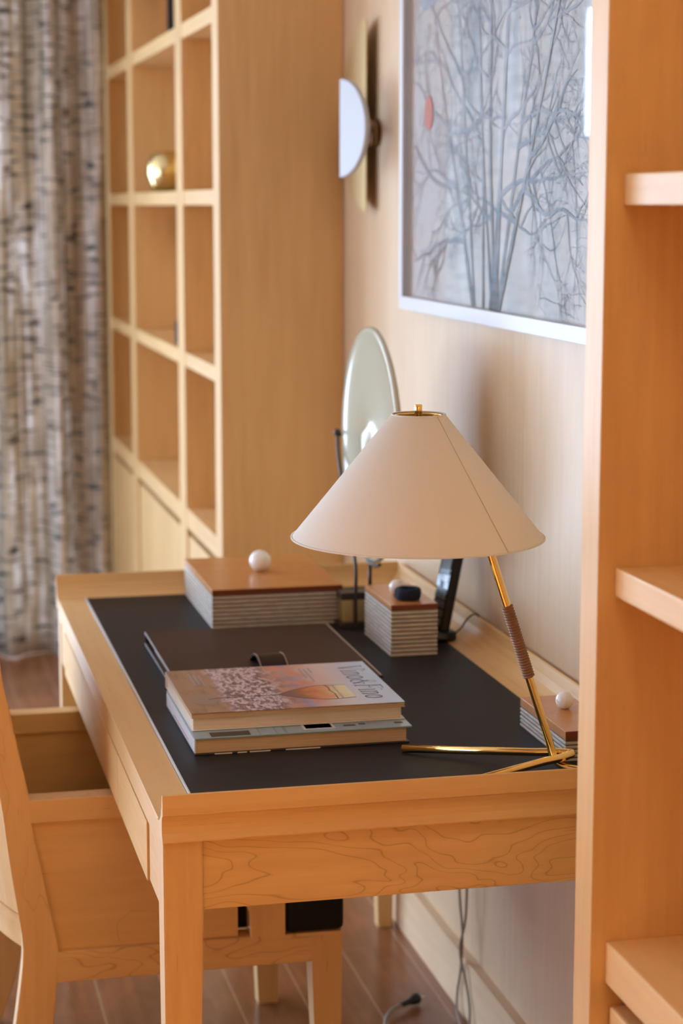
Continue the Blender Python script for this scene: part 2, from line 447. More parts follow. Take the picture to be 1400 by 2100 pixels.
def window(name, rect, wall, n, label):
    a0, a1, z0, z1 = rect; t = .05
    b = BM(); p = BM()
    def bb(q, u0, u1, zz0, zz1, d0, d1):
        if wall == 'far': box(q, u0, u1, YF + d0, YF + d1, zz0, zz1)
        else: box(q, XL - d1, XL - d0, u0, u1, zz0, zz1)
    bb(b, a0, a1, z0, z0 + t, .02, .08); bb(b, a0, a1, z1 - t, z1, .02, .08)
    for i in range(n + 1):
        u = a0 + (a1 - a0 - t) * i / n
        bb(b, u, u + t, z0, z1, .02, .08)
    o = struct(name, b, M_FRAMEW, label)
    bb(p, a0 + t, a1 - t, z0 + t, z1 - t, .048, .052)
    o2 = obj('pane', p, M_WINDIM if wall == 'left' else M_WINPANE, o); o2['kind'] = 'structure'
window('window_1', FW, 'far', 4, 'window in the far wall beside the curtain')
window('window_2', LW, 'left', 4, 'tall window in the left wall')
b = BM(); box(b, 1.046, WX, 2.12, 4.603, 0, .118, .001); struct('baseboard_right', b, W_BASE, 'pale maple baseboard under the desk')

# ------------------------------------------------------------------ bookcases
XF = .769
def case_far():
    t = thing('bookcase', 'tall maple bookcase with open pigeonholes in the far corner beside the curtain', 'bookcase', (.9, 5.78, 0))
    y0, y1, zt = 4.603, 6.955, 2.55
    bx('side_panel', W_ZK, t, XF, WX - .012, y0, y0 + .085, 0, zt)
    bx('side_panel', W_ZK, t, XF, WX - .012, 6.865, y1, 0, zt)
    bx('divider', W_ZK, t, XF, WX - .012, 5.175, 5.285, 0, zt)
    bx('divider', W_ZK, t, XF, WX - .012, 6.205, 6.32, 0, zt)
    bx('back_panel', W_ZK, t, WX - .012, WX - .002, y0, y1, 0, zt, bev=0)
    bays = [(y0 + .085, 5.175), (5.285, 6.205), (6.32, 6.865)]
    for a, c in bays:
        for z0, z1 in ((.700, .752), (1.128, 1.165), (1.545, 1.582), (1.965, 2.003), (2.40, 2.435)):
            bx('shelf', W_Y, t, XF + .002, WX - .012, a, c, z0, z1)
        d = bx('door', W_ZS, t, XF + .006, XF + .026, a + .004, c - .004, .03, .680)
        bx('plinth', W_Y, t, XF + .03, XF + .05, a, c, 0, .03)
    return t
case_far()
def case_near():
    t = thing('bookcase', 'maple bookcase at the right edge with wide empty shelves, closest to the viewer', 'bookcase', (.9, 1.2, 0))
    y1, y0, zt = 2.122, .35, 2.55
    bx('side_panel', W_ZK, t, XF, WX - .012, y1 - .055, y1, 0, zt)
    bx('side_panel', W_ZK, t, XF, WX - .012, y0, y0 + .055, 0, zt)
    bx('back_panel', W_ZK, t, WX - .012, WX - .002, y0, y1, 0, zt, bev=0)
    for z0, z1, xx in ((.658, .708, XF + .018), (1.112, 1.145, XF + .020), (1.545, 1.579, XF + .021), (1.965, 2.0, XF + .02), (2.40, 2.435, XF + .02)):
        bx('shelf', W_Y, t, xx, WX - .012, y0 + .055, y1 - .055, z0, z1, bev=.002)
    for a, c in ((y0 + .06, 1.22), (1.226, y1 - .062)):
        for z0, z1 in ((.335, .632), (.03, .329)):
            bx('drawer', W_Y, t, XF + .022, XF + .045, a, c, z0, z1, bev=.003)
    bx('plinth', W_Y, t, XF + .04, XF + .06, y0 + .055, y1 - .055, 0, .03)
case_near()

# ------------------------------------------------------------------ desk
DX0, DX1 = .331, 1.050; DY0, DY1 = 2.466, 4.035; ZT = .750
desk = thing('writing_desk', 'long maple writing desk with a dark leather inlaid top against the wall', 'desk', (.69, 3.25, 0))
LX0, LX1, LY0, LY1 = .385, .993, 2.50, 4.008
b = BM()
box(b, DX0, LX0, DY0 + .01, DY1 - .01, .728, ZT, .0012); box(b, LX1, DX1 - .01, DY0 + .01, DY1 - .01, .728, ZT, .0012)
box(b, LX0, LX1, DY0 + .01, LY0, .728, ZT); box(b, LX0, LX1, LY1, DY1 - .01, .728, ZT)
box(b, LX0, LX1, LY0, LY1, .728, ZT - .003)
obj('tabletop', b, W_TOP, desk)
b = BM(); box(b, LX0 + .002, LX1 - .001, LY0, LY1 - .001, ZT - .003, ZT + .002, .0012); lea = obj('leather_inlay', b, M_LEATHER, desk)
tag(lea, 'dark brown grained leather writing surface')
b = BM(); box(b, LX0 + .0005, LX0 + .0036, LY0, LY1, ZT - .003, ZT + .0032, .0009); obj('inlay_glint', b, M_GLINT, lea)  # strip that paints the daylight glint along the inlay edge
# raised gallery rails with a coved inner face and a hollowed outer face
def rail_profile(t):
    # (outward d, z): d = 0 at the inner foot of the cove, positive outward
    return [(0, .750), (.012, .7512), (.024, .756), (.034, .765), (.041, .777), (.045, .7935), (.0475, .7955), (.0505, .7945), (.052, .778), (.0515, .768),
            (.0455, .765), (.0425, .758), (.0415, .750), (.0425, .742), (.046, .736), (.0475, .732), (.047, .730), (0, .730)]
rp = rail_profile(0)
b = BM(); prism(b, [(DY0 + .045 - d, z) for d, z in rp], 'X', DX0 - .001, 1.055); r1 = obj('end_rail', b, W_X, desk)
b = BM(); prism(b, [(DY1 - .045 + .01 + d, z) for d, z in rp], 'X', DX0 - .001, 1.055); obj('end_rail', b, W_X, desk)
b = BM(); prism(b, [(1.006 + d, z) for d, z in rp], 'Y', DY0 + .02, DY1 - .02 + .01); obj('back_rail', b, W_Y, desk)
# apron boards
bx('end_apron', W_XL, desk, .384, .985, DY0 + .012, DY0 + .032, .632, .730)
bx('end_apron', W_XL, desk, .384, .985, DY1 - .032, DY1 - .012, .632, .730)
bx('back_apron', W_Y, desk, 1.000, 1.018, DY0 + .06, DY1 - .06, .632, .730)
bx('front_rail', W_Y, desk, DX0 + .001, DX0 + .02, DY0 + .055, DY1 - .055, .710, .729, bev=.0008)
bx('front_rail', W_Y, desk, DX0 + .003, DX0 + .02, DY0 + .055, 2.6288, .626, .7098, bev=.0008)
bx('front_rail', W_Y, desk, DX0 + .003, DX0 + .02, 3.885, DY1 - .055, .626, .7098, bev=.0008)
for ya, yb in ((2.630, 2.977), (2.981, 3.53), (3.534, 3.882)):
    d = BM(); box(d, DX0 - .0005, DX0 + .020, ya, yb, .624, .7085, .0010); dr = obj('drawer', d, W_DRAWER, desk)
    d = BM(); box(d, DX0 + .02, DX0 + .42, ya + .012, ya + .024, .634, .70); box(d, DX0 + .02, DX0 + .42, yb - .024, yb - .012, .634, .70)
    box(d, DX0 + .02, DX0 + .42, ya + .024, yb - .024, .634, .642); obj('drawer_box', d, W_X, dr)
def desk_leg(xo, yo, sx, sy):
    """square leg, straight outer faces, tapering on the inner faces with a light curve"""
    b = BM(); rings = []
    for k in range(15):
        u = k / 14; z = .730 * (1 - u)
        w = .052 - .020 * max(0, (u - .12) / .88) ** 1.3
        rings.append([b.verts.new((xo + sx * a * w, yo + sy * c * w, z)) for a, c in ((0, 0), (1, 0), (1, 1), (0, 1))])
    for A, B in zip(rings, rings[1:]):
        for i in range(4): b.faces.new((A[i], A[(i + 1) % 4], B[(i + 1) % 4], B[i]))
    b.faces.new(rings[0]); b.faces.new(rings[-1][::-1])
    bmesh.ops.recalc_face_normals(b, faces=b.faces)
    bmesh.ops.bevel(b, geom=[e for e in b.edges if abs((e.verts[0].co - e.verts[1].co).normalized().z) > .9], offset=.002, segments=2, affect='EDGES')
    obj('leg', b, W_Z, desk)
for xo, sx in ((DX0 + .001, 1), (1.034, -1)):
    for yo, sy in ((DY0 + .006, 1), (DY1 - .004, -1)): desk_leg(xo, yo, sx, sy)

# ------------------------------------------------------------------ table lamp
ZL = ZT + .002
LA = Vector((.912, 2.605, 0))
lamp = thing('table_lamp', 'brass tripod table lamp with a cream cone shade on the desk', 'lamp', (.912, 2.605, ZL))
R0 = .0058
SC = Vector((.707, 2.606, 0)); SZ0, SZ1 = 1.0945, 1.264; SR0, SR1 = .1735, .0365
b = BM()
lathe(b, [(SR0, SZ0), (SR1, SZ1), (SR1 - .0015, SZ1), (SR0 - .0018, SZ0 + .0005), (SR0, SZ0)], (SC.x, SC.y, 0), seg=96)
sh = obj('lamp_shade', b, M_SHADE, lamp); tag(sh, 'cream fabric cone shade with one fine seam')
b = BM()
ang = math.radians(-62)
for s in (0,):
    p0 = Vector((SC.x + math.cos(ang) * (SR0 + .0004), SC.y + math.sin(ang) * (SR0 + .0004), SZ0 + .0006)); p1 = Vector((SC.x + math.cos(ang) * (SR1 + .0004), SC.y + math.sin(ang) * (SR1 + .0004), SZ1))
    tube(b, [p0, p1], .0004, 6)
obj('seam', b, M_SEAM, sh)
b = BM()
for rr, z in ((SR0 + .0002, SZ0 + .001), (SR1, SZ1)):
    lathe(b, [(rr + .0008, z - .001), (rr + .0008, z + .0008), (rr - .0018, z + .0008), (rr - .0018, z - .001), (rr + .0008, z - .001)], (SC.x, SC.y, 0), seg=96)
obj('hem', b, M_SHADE, sh)
b = BM()
lathe(b, [(.0, SZ1 - .010), (.013, SZ1 - .010), (.013, SZ1 - .0075), (.0, SZ1 - .0075)], (SC.x, SC.y, 0), seg=32)
for k in range(3):
    a = k * 2 * PI / 3 + .5
    tube(b, [(SC.x + math.cos(a) * .008, SC.y + math.sin(a) * .008, SZ1 - .009), (SC.x + math.cos(a) * (SR1 + .0005), SC.y + math.sin(a) * (SR1 + .0005), SZ1 - .003)], .0013, 8)
lathe(b, [(SR1 - .0022, SZ1 - .004), (SR1 - .0022, SZ1 - .001), (SR1 - .0045, SZ1 - .001), (SR1 - .0045, SZ1 - .004), (SR1 - .0022, SZ1 - .004)], (SC.x, SC.y, 0), seg=64)
obj('shade_ring', b, M_BRASS, lamp)
b = BM(); lathe(b, [(0, SZ1 - .009), (.0052, SZ1 - .009), (.0052, SZ1 + .0125), (.0045, SZ1 + .0135), (0, SZ1 + .0135)], (SC.x, SC.y, 0), seg=28); obj('finial', b, M_BRASS, lamp)
def stem(z): return Vector((.870 - (z - .889) * .328, 2.605, z))
pts = [stem(z) for z in (1.10, 1.0, .9, .80)]
path = smooth_path([Vector((SC.x, SC.y, 1.246)), Vector((SC.x + .001, SC.y, 1.20)), Vector((.745, 2.606, 1.15)), Vector((.778, 2.605, 1.10))], 8)[:-1] + [Vector((.801, 2.605, 1.10)) * 0 + stem(1.098)] + [stem(z) for z in (1.05, 1.0, .95, .9, .85, .81, .79)]
# foot of the pole bends round into the third foot, towards the right
path += smooth_path([stem(.785), Vector((.9075, 2.602, .772)), Vector((.9165, 2.592, .7615)), Vector((.934, 2.576, .7585)), Vector((.966, 2.553, .7582)), Vector((1.000, 2.529, .7582))], 8)[1:]
b = BM(); tube(b, path, R0, 20); obj('pole', b, M_BRASS, lamp)
# the V-shaped foot: two legs and the loop hugging the pole
A_tip = Vector((.722, 2.740, ZL + R0)); B_tip = Vector((.690, 2.511, ZL + R0)); APX = Vector((.9275, 2.600, .7755))
d1 = (A_tip - APX).normalized(); d2 = (B_tip - APX).normalized()
loop = smooth_path([APX + d1 * .045 + Vector((0, .004, 0)), APX + d1 * .020 + Vector((.003, .0065, 0)), APX + Vector((.006, .001, .0005)), APX + d2 * .018 + Vector((.004, -.006, 0)), APX + d2 * .045 + Vector((0, -.004, 0))], 8)
b = BM(); tube(b, [A_tip] + loop[:17], R0, 20); obj('leg', b, M_BRASS, lamp)
b = BM(); tube(b, loop[16:] + [B_tip], R0, 20); obj('leg', b, M_BRASS, lamp)
# leather cord wound round the pole
ax0, ax1 = stem(.889), stem(.993); n = 27
b = BM()
axv = (ax1 - ax0); L = axv.length; axn = axv.normalized()
prof = [(R0 + .0002, 0)]
for i in range(n):
    for k in range(5):
        t = (i + k / 5 + .1) / n
        prof.append((R0 + .0008 + .0022 * abs(math.sin(PI * (k / 5 + .1))), t * L))
prof.append((R0 + .0002, L))
lathe(b, prof, ax0, axn, seg=24); obj('leather_grip', b, M_WRAP, lamp)

# ------------------------------------------------------------------ striped boxes with ball knobs
def striped_box(x0, x1, y0, y1, zb, zl, n, knob, kr, label, name='striped_box', overhang=0):
    t = thing(name, label, 'box', ((x0 + x1) / 2, (y0 + y1) / 2, ZL), 'striped boxes with ball knobs')
    b = BM(); box(b, x0 + .0012, x1 - .0012, y0 + .0012, y1 - .0012, ZL, zb, 0, 1)
    h = (zb - ZL) / n
    for i in range(n):
        j = random.uniform(-.0003, .0003)
        box(b, x0 + j, x1 + j, y0 - j, y1 + j, ZL + h * i + h * .0, ZL + h * (i + .62), .0006, 0, 1)
    obj('body', b, [M_BONE, M_GROOVE], t)
    b = BM(); box(b, x0 - overhang, x1 + overhang, y0 - overhang, y1 + overhang, zb, zl, .0012)
    for f in b.faces:
        if abs(f.calc_center_median().y - y0) < .001 and abs(f.normal.y) > .9: f.material_index = 1
    l = obj('lid', b, [W_LID, W_LIDEND], t)
    b = BM(); ball(b, (knob[0], knob[1], zl + kr - .001), kr); k = obj('knob', b, M_KNOB, l); k['label'] = 'white ball knob'
    return t
striped_box(.590, .843, 3.654, 4.004, .816, .8265, 8, (.716, 3.832), .0215, 'widest striped box with a white ball knob, behind the leather folder')
striped_box(.861, .947, 3.351, 3.548, .8355, .8450, 11, (.897, 3.452), .0135, 'tall narrow striped box with a navy ring on its lid, before the phone')
striped_box(.938, 1.018, 2.640, 2.850, .783, .7965, 5, (.981, 2.768), .0138, 'low striped box with a white ball knob, behind the lamp foot')
# scrunchie
b = BM(); c = Vector((.904, 3.396, .8562)); rings = []
for i in range(48):
    a = 2 * PI * i / 48
    rr = .0185 + .0006 * math.sin(5 * a); q = .0058 + .0005 * math.sin(7 * a + 1)
    rings.append([b.verts.new(c + Vector((math.cos(a) * (rr + q * math.cos(p)), math.sin(a) * (rr + q * math.cos(p)), (.0108 + .0004 * math.sin(4 * a)) * math.copysign(abs(math.sin(p)) ** .7, math.sin(p))))) for p in [2 * PI * k / 16 for k in range(16)]])
for i in range(48):
    A, B = rings[i], rings[(i + 1) % 48]
    for k in range(16): b.faces.new((A[k], A[(k + 1) % 16], B[(k + 1) % 16], B[k]))
tag(obj('hair_tie', b, M_TERRY, loc=(.904, 3.394, .8452), smooth=True), 'dark navy towelling hair tie lying on the small striped box', 'hair tie')

# ------------------------------------------------------------------ cordless phone
ch = thing('phone_cradle', 'round black charging cradle with a thin cord beside the small striped box', 'phone cradle', (.999, 3.475, ZL))
b = BM(); lathe(b, [(0, ZL + .0005), (.031, ZL + .0005), (.032, ZL + .006), (.030, ZL + .013), (.022, ZL + .018), (0, ZL + .019)], (.9855, 3.475, 0), seg=40)
obj('base', b, M_BLACK, ch, smooth=True)
b = BM(); tube(b, smooth_path([(1.010, 3.462, .762), (1.022, 3.456, .775), (1.030, 3.452, .790), (1.042, 3.450, .800), (1.052, 3.450, .797), (1.0585, 3.46, .775), (1.0585, 3.50, .70)], 8), .0016, 8)
obj('cord', b, M_BLACK, ch)
ph = thing('phone_handset', 'black cordless phone handset standing upright in its cradle', 'phone', (.985, 3.478, ZL + .018))
PB = Vector((.985, 3.478, .768)); up = Vector((.185, -.02, .98)).normalized()
side = Vector((-.25, 1, 0)); side = (side - up * side.dot(up)).normalized(); fr = side.cross(up).normalized()
if fr.x > 0: fr = -fr
def slab(bm, u0, u1, s0, s1, f0, f1, bev):
    vs = box(bm, s0, s1, f0, f1, u0, u1)
    es = list({e for v in vs for e in v.link_edges}); fs = list({f for v in vs for f in v.link_faces})
    if bev: bmesh.ops.bevel(bm, geom=es, offset=bev, segments=3, profile=.5, affect='EDGES')
    M = Matrix((side, fr, up)).transposed()
    for v in bm.verts: v.co = PB + M @ v.co
b = BM(); slab(b, -.002, .158, -.0235, .0235, -.011, .011, .007); obj('body', b, M_BLACK, ph, smooth=False)
b = BM(); slab(b, .092, .140, -.017, .017, .0108, .0122, .0006); obj('display', b, M_SCREEN, ph)
b = BM(); slab(b, .080, .152, -.021, .021, .0102, .0116, .0005); obj('face_plate', b, M_BLACKGLOSS, ph)
for i in range(4):
    for j in range(3):
        b = BM(); slab(b, .012 + i * .016, .024 + i * .016, -.0185 + j * .0130, -.0075 + j * .0130, .0105, .0124, .001); obj('key', b, M_KEY, ph)

# ------------------------------------------------------------------ glass disc on its stand
DC = Vector((.889, 3.612, 1.100)); DR = .2215
st = thing('display_stand', 'black metal display stand on a brass block holding the glass disc', 'stand', (.885, 3.655, ZL))
bx('base_plate', M_BLACKMETAL, st, 826e-3, .935, 3.600, 3.652, ZL, ZL + .010, bev=.001)
bx('block', M_SATIN, st, .832, .929, 3.610, 3.648, ZL + .010, .805, bev=.0015)
bx('top_plate', M_BLACKMETAL, st, .830, .931, 3.608, 3.650, .805, .819, bev=.001)
b = BM(); tube(b, smooth_path([(.857, 3.6045, .762), (.857, 3.6045, .82), (.858, 3.612, .872), (.864, 3.690, .940), (.871, 3.775, 1.000), (.874, 3.826, 1.055), (.875, 3.840, 1.095)], 8), .0034, 12); r = obj('rod', b, M_BLACKMETAL, st)
b = BM(); ball(b, (.875, 3.841, 1.098), .0075, 20); tube(b, [(.875, 3.841, 1.094), (.893, 3.829, 1.094)], .003, 10); obj('holder', b, M_BLACKMETAL, r)
b = BM(); tube(b, [(.889, 3.622, .819), (.889, 3.622, .868)], .0036, 12)
tube(b, [Vector((.889, 3.612 + math.sin(a) * (DR + .006), 1.100 - math.cos(a) * (DR + .006))) for a in [(-.30 + .6 * k / 12) for k in range(13)]], .0032, 10)
obj('cradle', b, M_BLACKMETAL, st)
b = BM()
prof = [(0, .020), (.022, .019), (.034, .010), (.055, .004), (.085, .0055), (.105, .002), (.150, .0035), (.185, .002), (.205, .005), (.2165, .0075), (DR, .0045), (DR, -.002), (.215, -.005), (.16, -.003), (.05, -.003), (0, -.004)]
lathe(b, prof, DC, (-1, 0, 0), seg=96)
tag(obj('glass_disc', b, M_DISC, loc=DC), 'round milky green glass plate upright on a black stand behind the lamp shade', 'glass plate')

# ------------------------------------------------------------------ folder, books
fo = thing('leather_folder', 'dark brown leather folder with a strap lying under the back of the magazine', 'folder', (.619, 3.35, ZL))
FX0, FX1, FY0, FY1 = .448, .788, 3.115, 3.545
bx('back_cover', M_FOLDER, fo, FX0, FX1, FY0, FY1, ZL, ZL + .0045, bev=.0012)
b = BM(); box(b, FX0, FX1, FY0, FY1, .7725, .777, .0012); fc = obj('front_cover', b, M_FOLDER, fo)
bx('spine', M_FOLDER, fo, FX0, FX1, FY1 - .004, FY1 + .0005, ZL + .0045, .7725, bev=.0005)
bx('paper', M_PAGES, fo, FX0 + .008, FX1 - .006, FY0 + .008, FY1 - .075, ZL + .0047, .7715, bev=.0005)
b = BM(); box(b, FX0 - .0004, FX0 + .0012, FY0 + .002, FY1 - .001, .7735, .7765); box(b, FX0 - .0004, FX0 + .0012, FY0 + .002, FY1 - .001, ZL + .001, ZL + .0038); obj('folder_glint', b, M_GLINT, fo)  # strips that paint the daylight glint on the cover edges
b = BM(); box(b, FX1 - .004, FX1 - .0018, FY0 + .004, FY1 - .004, .7768, .7775); obj('stitching', b, M_STITCH, fc)
prof = smooth_path([(0, 3.278, .7775), (0, 3.262, .786), (0, 3.240, .7955), (0, 3.212, .799), (0, 3.186, .794), (0, 3.160, .783), (0, 3.135, .7785)], 6)
b = BM(); top = []; bot = []
for p in prof:
    top.append([b.verts.new((x, p.y, p.z)) for x in (.592, .640)]); bot.append([b.verts.new((x, p.y, p.z - .0028)) for x in (.592, .640)])
for i in range(len(prof) - 1):
    b.faces.new((top[i][0], top[i][1], top[i + 1][1], top[i + 1][0])); b.faces.new((bot[i][0], bot[i + 1][0], bot[i + 1][1], bot[i][1]))
    b.faces.new((top[i][0], top[i + 1][0], bot[i + 1][0], bot[i][0])); b.faces.new((top[i][1], bot[i][1], bot[i + 1][1], top[i + 1][1]))
b.faces.new((top[0][0], bot[0][0], bot[0][1], top[0][1])); b.faces.new((top[-1][0], top[-1][1], bot[-1][1], bot[-1][0]))
stp = obj('strap', b, M_STRAP, fo)
b = BM()
for x in (.5935, .6385): tube(b, [Vector((x, p.y, p.z + .0002)) for p in prof], .0007, 6)
obj('stitching', b, M_STITCH, stp)

bk = thing('book', 'thick pale blue softcover book under the wine magazine', 'book', (.584, 2.94, ZL))
BX0, BX1, BY0, BY1 = .423, .746, 2.790, 3.086
b = BM(); box(b, BX0, BX1, BY0, BY1, ZL, ZL + .0025, .0008); cb = obj('back_cover', b, M_INK, bk)
b = BM()
for x0, x1, z in ((.452, .478, 0), (.486, .500, 0), (.504, .535, 0), (.558, .610, 0)): box(b, x0, x1, BY0 - .0003, BY0 + .001, ZL + .0004, ZL + .0021)
obj('cover_print', b, M_WHITECOVER, cb)
bx('page_block', M_PAGES2, bk, BX0 + .003, BX1 - .004, BY0 + .003, BY1 - .002, ZL + .0025, .7755, bev=.001)
b = BM(); box(b, BX0 - .0004, BX0 + .0026, BY0 + .0015, BY1 - .004, ZL + .003, .7752, .0004); hb = obj('bottom_edge', b, M_WHITECOVER, bk)
b = BM(); box(b, BX0 - .0008, BX0, BY0 + .06, BY1 - .09, ZL + .008, ZL + .0105); obj('printed_line', b, M_PINK, hb)
b = BM(); box(b, BX0, BX1 + .004, BY0 - .001, BY1, .7755, .7782, .0009); cf = obj('front_cover', b, M_BLUECOVER, bk)
zt_ = .7782
def flat(parent, name, mat, rects):
    b = BM()
    for x0, x1, y0, y1 in rects: box(b, x0, x1, y0, y1, zt_ - .0002, zt_ + .00025)
    return obj(name, b, mat, parent)
flat(cf, 'printed_title_block', M_INK, [(.448, .507, BY0 + .002, BY0 + .026)])
for q in ((.520, .5215, BY0, BY0 + .06), (.545, .547, BY0, BY0 + .06), (.558, .562, BY0, BY0 + .06)): flat(cf, 'printed_band', M_BLUEDARK, [q])
flat(cf, 'printed_photo', M_WHITECOVER, [(.588, .636, BY0 + .012, BY0 + .06)])
for q in ((.592, .632, BY0 + .016, BY0 + .06), (.688, .702, BY0 + .026, BY0 + .044)): flat(cf, 'printed_square', M_TEXT2, [q])
for q in ((.650, .668, BY0 + .018, BY0 + .026), (.674, .684, BY0 + .022, BY0 + .03), (.728, .741, BY0 + .018, BY0 + .026)): flat(cf, 'printed_dash', M_TEXT, [q])

mg = thing('magazine', 'wine magazine with a painted wine glass on its cover, on top of the blue book', 'magazine', (.424, 2.828, .7787))
MX0, MX1, MY0, MY1 = .424, .749, 2.828, 3.104; MZ0 = .7787; MZ1 = .8055
bx('back_cover', M_PAPER, mg, MX0 + .001, MX1, MY0, MY1, MZ0, MZ0 + .0012, bev=.0004)
b = BM(); box(b, MX0 + .003, MX1 - .005, MY0 + .004, MY1 - .002, MZ0 + .0012, MZ1 - .008, .0012); obj('page_block', b, M_PAGES, mg)
b = BM()
for i in range(4): box(b, MX0 + .0005 + .0006 * (i % 2), MX1 - .0012 * (i % 2), MY0 + .0002 + .0006 * i, MY1 - .002, MZ1 - .008 + .0019 * i, MZ1 - .008 + .0019 * i + .0016)
obj('front_pages', b, M_PAGES2, mg)
bx('spine', M_PAPER, mg, MX0, MX1, MY1 - .002, MY1, MZ0 + .0012, MZ1 - .0004, bev=.0003)
b = BM(); box(b, MX0, MX1, MY0, MY1, MZ1 - .0006, MZ1, .0003); cv = obj('front_cover', b, M_MAG, mg)
zc = MZ1 + .00018
def cover_poly(bm, pts, mi=0, dz=0):
    bm.faces.new([bm.verts.new((x, y, zc + dz)) for x, y in pts]).material_index = mi
def glass_outline(s):   # wine bowl lying on its side, foot to the left, rim to the right
    gx0, gx1, gy = .573, .684, 2.912
    up_ = []; lo = []
    for k in range(19):
        t = k / 18
        w = .047 * s * math.sin(min(1, t * 1.25) * PI / 2) ** .8 * (1 - .18 * max(0, t - .6) / .4)
        up_.append((gx0 + (gx1 - gx0) * t, gy + w)); lo.append((gx0 + (gx1 - gx0) * t, gy - w))
    return up_, lo
u_, l_ = glass_outline(1)
b = BM(); cover_poly(b, l_ + u_[::-1]); obj('painted_wine', b, M_WINE, cv)
b = BM()
def ribbon(bm, pts, w, dz=.0001):
    pts = [Vector((p[0], p[1], zc + dz)) for p in pts]; L_ = []; R_ = []
    for i, p in enumerate(pts):
        t = (pts[min(i + 1, len(pts) - 1)] - pts[max(i - 1, 0)]).normalized(); nrm = Vector((-t.y, t.x, 0)) * w / 2
        L_.append(bm.verts.new(p + nrm)); R_.append(bm.verts.new(p - nrm))
    for i in range(len(pts) - 1): bm.faces.new((L_[i], L_[i + 1], R_[i + 1], R_[i]))
ribbon(b, u_, .0014); ribbon(b, l_, .0014)
ribbon(b, [(.652, 2.958), (.655, 2.94), (.6535, 2.92), (.657, 2.90), (.655, 2.868)], .0018)
ribbon(b, [(.523, 2.912), (.55, 2.912), (.575, 2.912)], .003)
ribbon(b, [(.462, 2.905), (.480, 2.912), (.498, 2.908), (.516, 2.912)], .0028)
obj('painted_outline', b, M_TEXT, cv)
b = BM()
cover_poly(b, [(.457 + .020 * math.cos(a) , 2.905 + .034 * math.sin(a)) for a in [2 * PI * k / 24 for k in range(24)]], 0, .00005)
obj('painted_spoon', b, plain('dull spoon print', (.26, .19, .15), .4), cv)
b = BM()
for i, (x, y0, y1) in enumerate(((.455, 2.995, 3.075), (.462, 3.00, 3.07), (.469, 2.99, 3.06), (.600, 3.03, 3.07), (.606, 3.02, 3.07), (.634, 3.01, 3.075), (.641, 2.985, 3.07), (.649, 3.04, 3.075), (.662, 2.870, 2.955))):
    yy = y1
    while yy > y0:
        w = random.uniform(.004, .010); box(b, x, x + .0035, max(y0, yy - w), yy, zc - .0001, zc + .0001); yy -= w + .0022
obj('caption_lettering', b, M_TEXT2, cv)
# the title, stroke by stroke: x runs along the reading direction, y is letter height
def title():
    T, K = .0011, .0027          # hairline and stem widths of the upright serif letters
    strokes = {
     'V': (.64, [(K, [(.08, 1), (.34, 0)]), (T, [(.34, 0), (.62, 1)]), (T, [(-.02, 1), (.20, 1)]), (T, [(.50, 1), (.72, 1)])]),
     'i': (.24, [(K, [(.11, .62), (.11, 0)]), (K, [(.105, .84), (.115, .92)]), (T, [(.02, 0), (.20, 0)]), (T, [(.03, .62), (.11, .62)])]),
     'n': (.50, [(K, [(.10, .62), (.10, 0)]), (T, [(.10, .46), (.18, .58), (.26, .62)]), (K, [(.26, .62), (.36, .56), (.38, .42), (.38, 0)]), (T, [(.01, 0), (.19, 0)]), (T, [(.29, 0), (.47, 0)]), (T, [(.02, .62), (.10, .62)])]),
     'o': (.50, [(K, [(.23 - .18 * math.sin(a), .31 + .31 * math.cos(a)) for a in [PI * (k + 1) / 12 for k in range(11)]]), (K, [(.23 + .18 * math.sin(a), .31 + .31 * math.cos(a)) for a in [PI * (k + 1) / 12 for k in range(11)]]), (T, [(.17, .62), (.23, .63), (.29, .62)]), (T, [(.17, 0), (.23, -.01), (.29, 0)])]),
     '&': (.72, [(K, [(.62, .0), (.36, .40), (.17, .72)]), (T, [(.17, .72), (.18, .90), (.30, .98), (.41, .88), (.36, .70), (.20, .52)]), (K, [(.20, .52), (.07, .34), (.06, .16), (.17, .02)]), (T, [(.17, .02), (.34, -.01), (.50, .14), (.60, .44)]), (T, [(.50, .44), (.70, .44)])]),
     'F': (.56, [(K, [(.13, 1), (.13, 0)]), (T, [(.02, 1), (.52, 1), (.52, .80)]), (T, [(.13, .52), (.40, .52)]), (T, [(.40, .62), (.40, .42)]), (T, [(.02, 0), (.24, 0)])])}
    cw = 0; lines = []
    for ch_ in 'Vino&Fino':
        w, ss = strokes[ch_]
        for wt, s in ss: lines.append((wt, [(cw + x + .10 * y, y) for x, y in s]))
        cw += w + .05
    b = BM()
    for i, (wt, s) in enumerate(lines):
        ribbon(b, [(.6985 + y * .040, 3.079 - x * .222 / cw) for x, y in s], wt, .0001 + i * 2e-6)
    obj('title_lettering', b, M_TEXT, cv)
title()

# ------------------------------------------------------------------ armchair
YA = 3.089
cha = thing('armchair', 'maple armchair with panelled sides and black leather seat pushed under the desk', 'chair', (.42, 3.365, 0))
R_E = [(.150, 1.00), (.162, .836), (.175, .757), (.203, .612), (.2055, .572), (.226, .46), (.243, .366), (.2445, .34), (.241, .312), (.232, .234), (.218, .15), (.192, .06), (.170, .0)]
L_E = [(.115, 1.00), (.121, .85), (.136, .74), (.1565, .62), (.169, .51), (.184, .400), (.187, .370), (.1855, .335), (.1725, .240), (.160, .17), (.140, .07), (.125, .0)]
def interp(E_, z):
    E_ = sorted(E_, key=lambda p: p[1])
    for (x0, z0), (x1, z1) in zip(E_, E_[1:]):
        if z0 <= z <= z1: return x0 + (x1 - x0) * (z - z0) / (z1 - z0)
    return E_[-1][0]
def catm(E_): return [(p.x, p.y) for p in smooth_path([(x, z, 0) for x, z in E_], 4)]
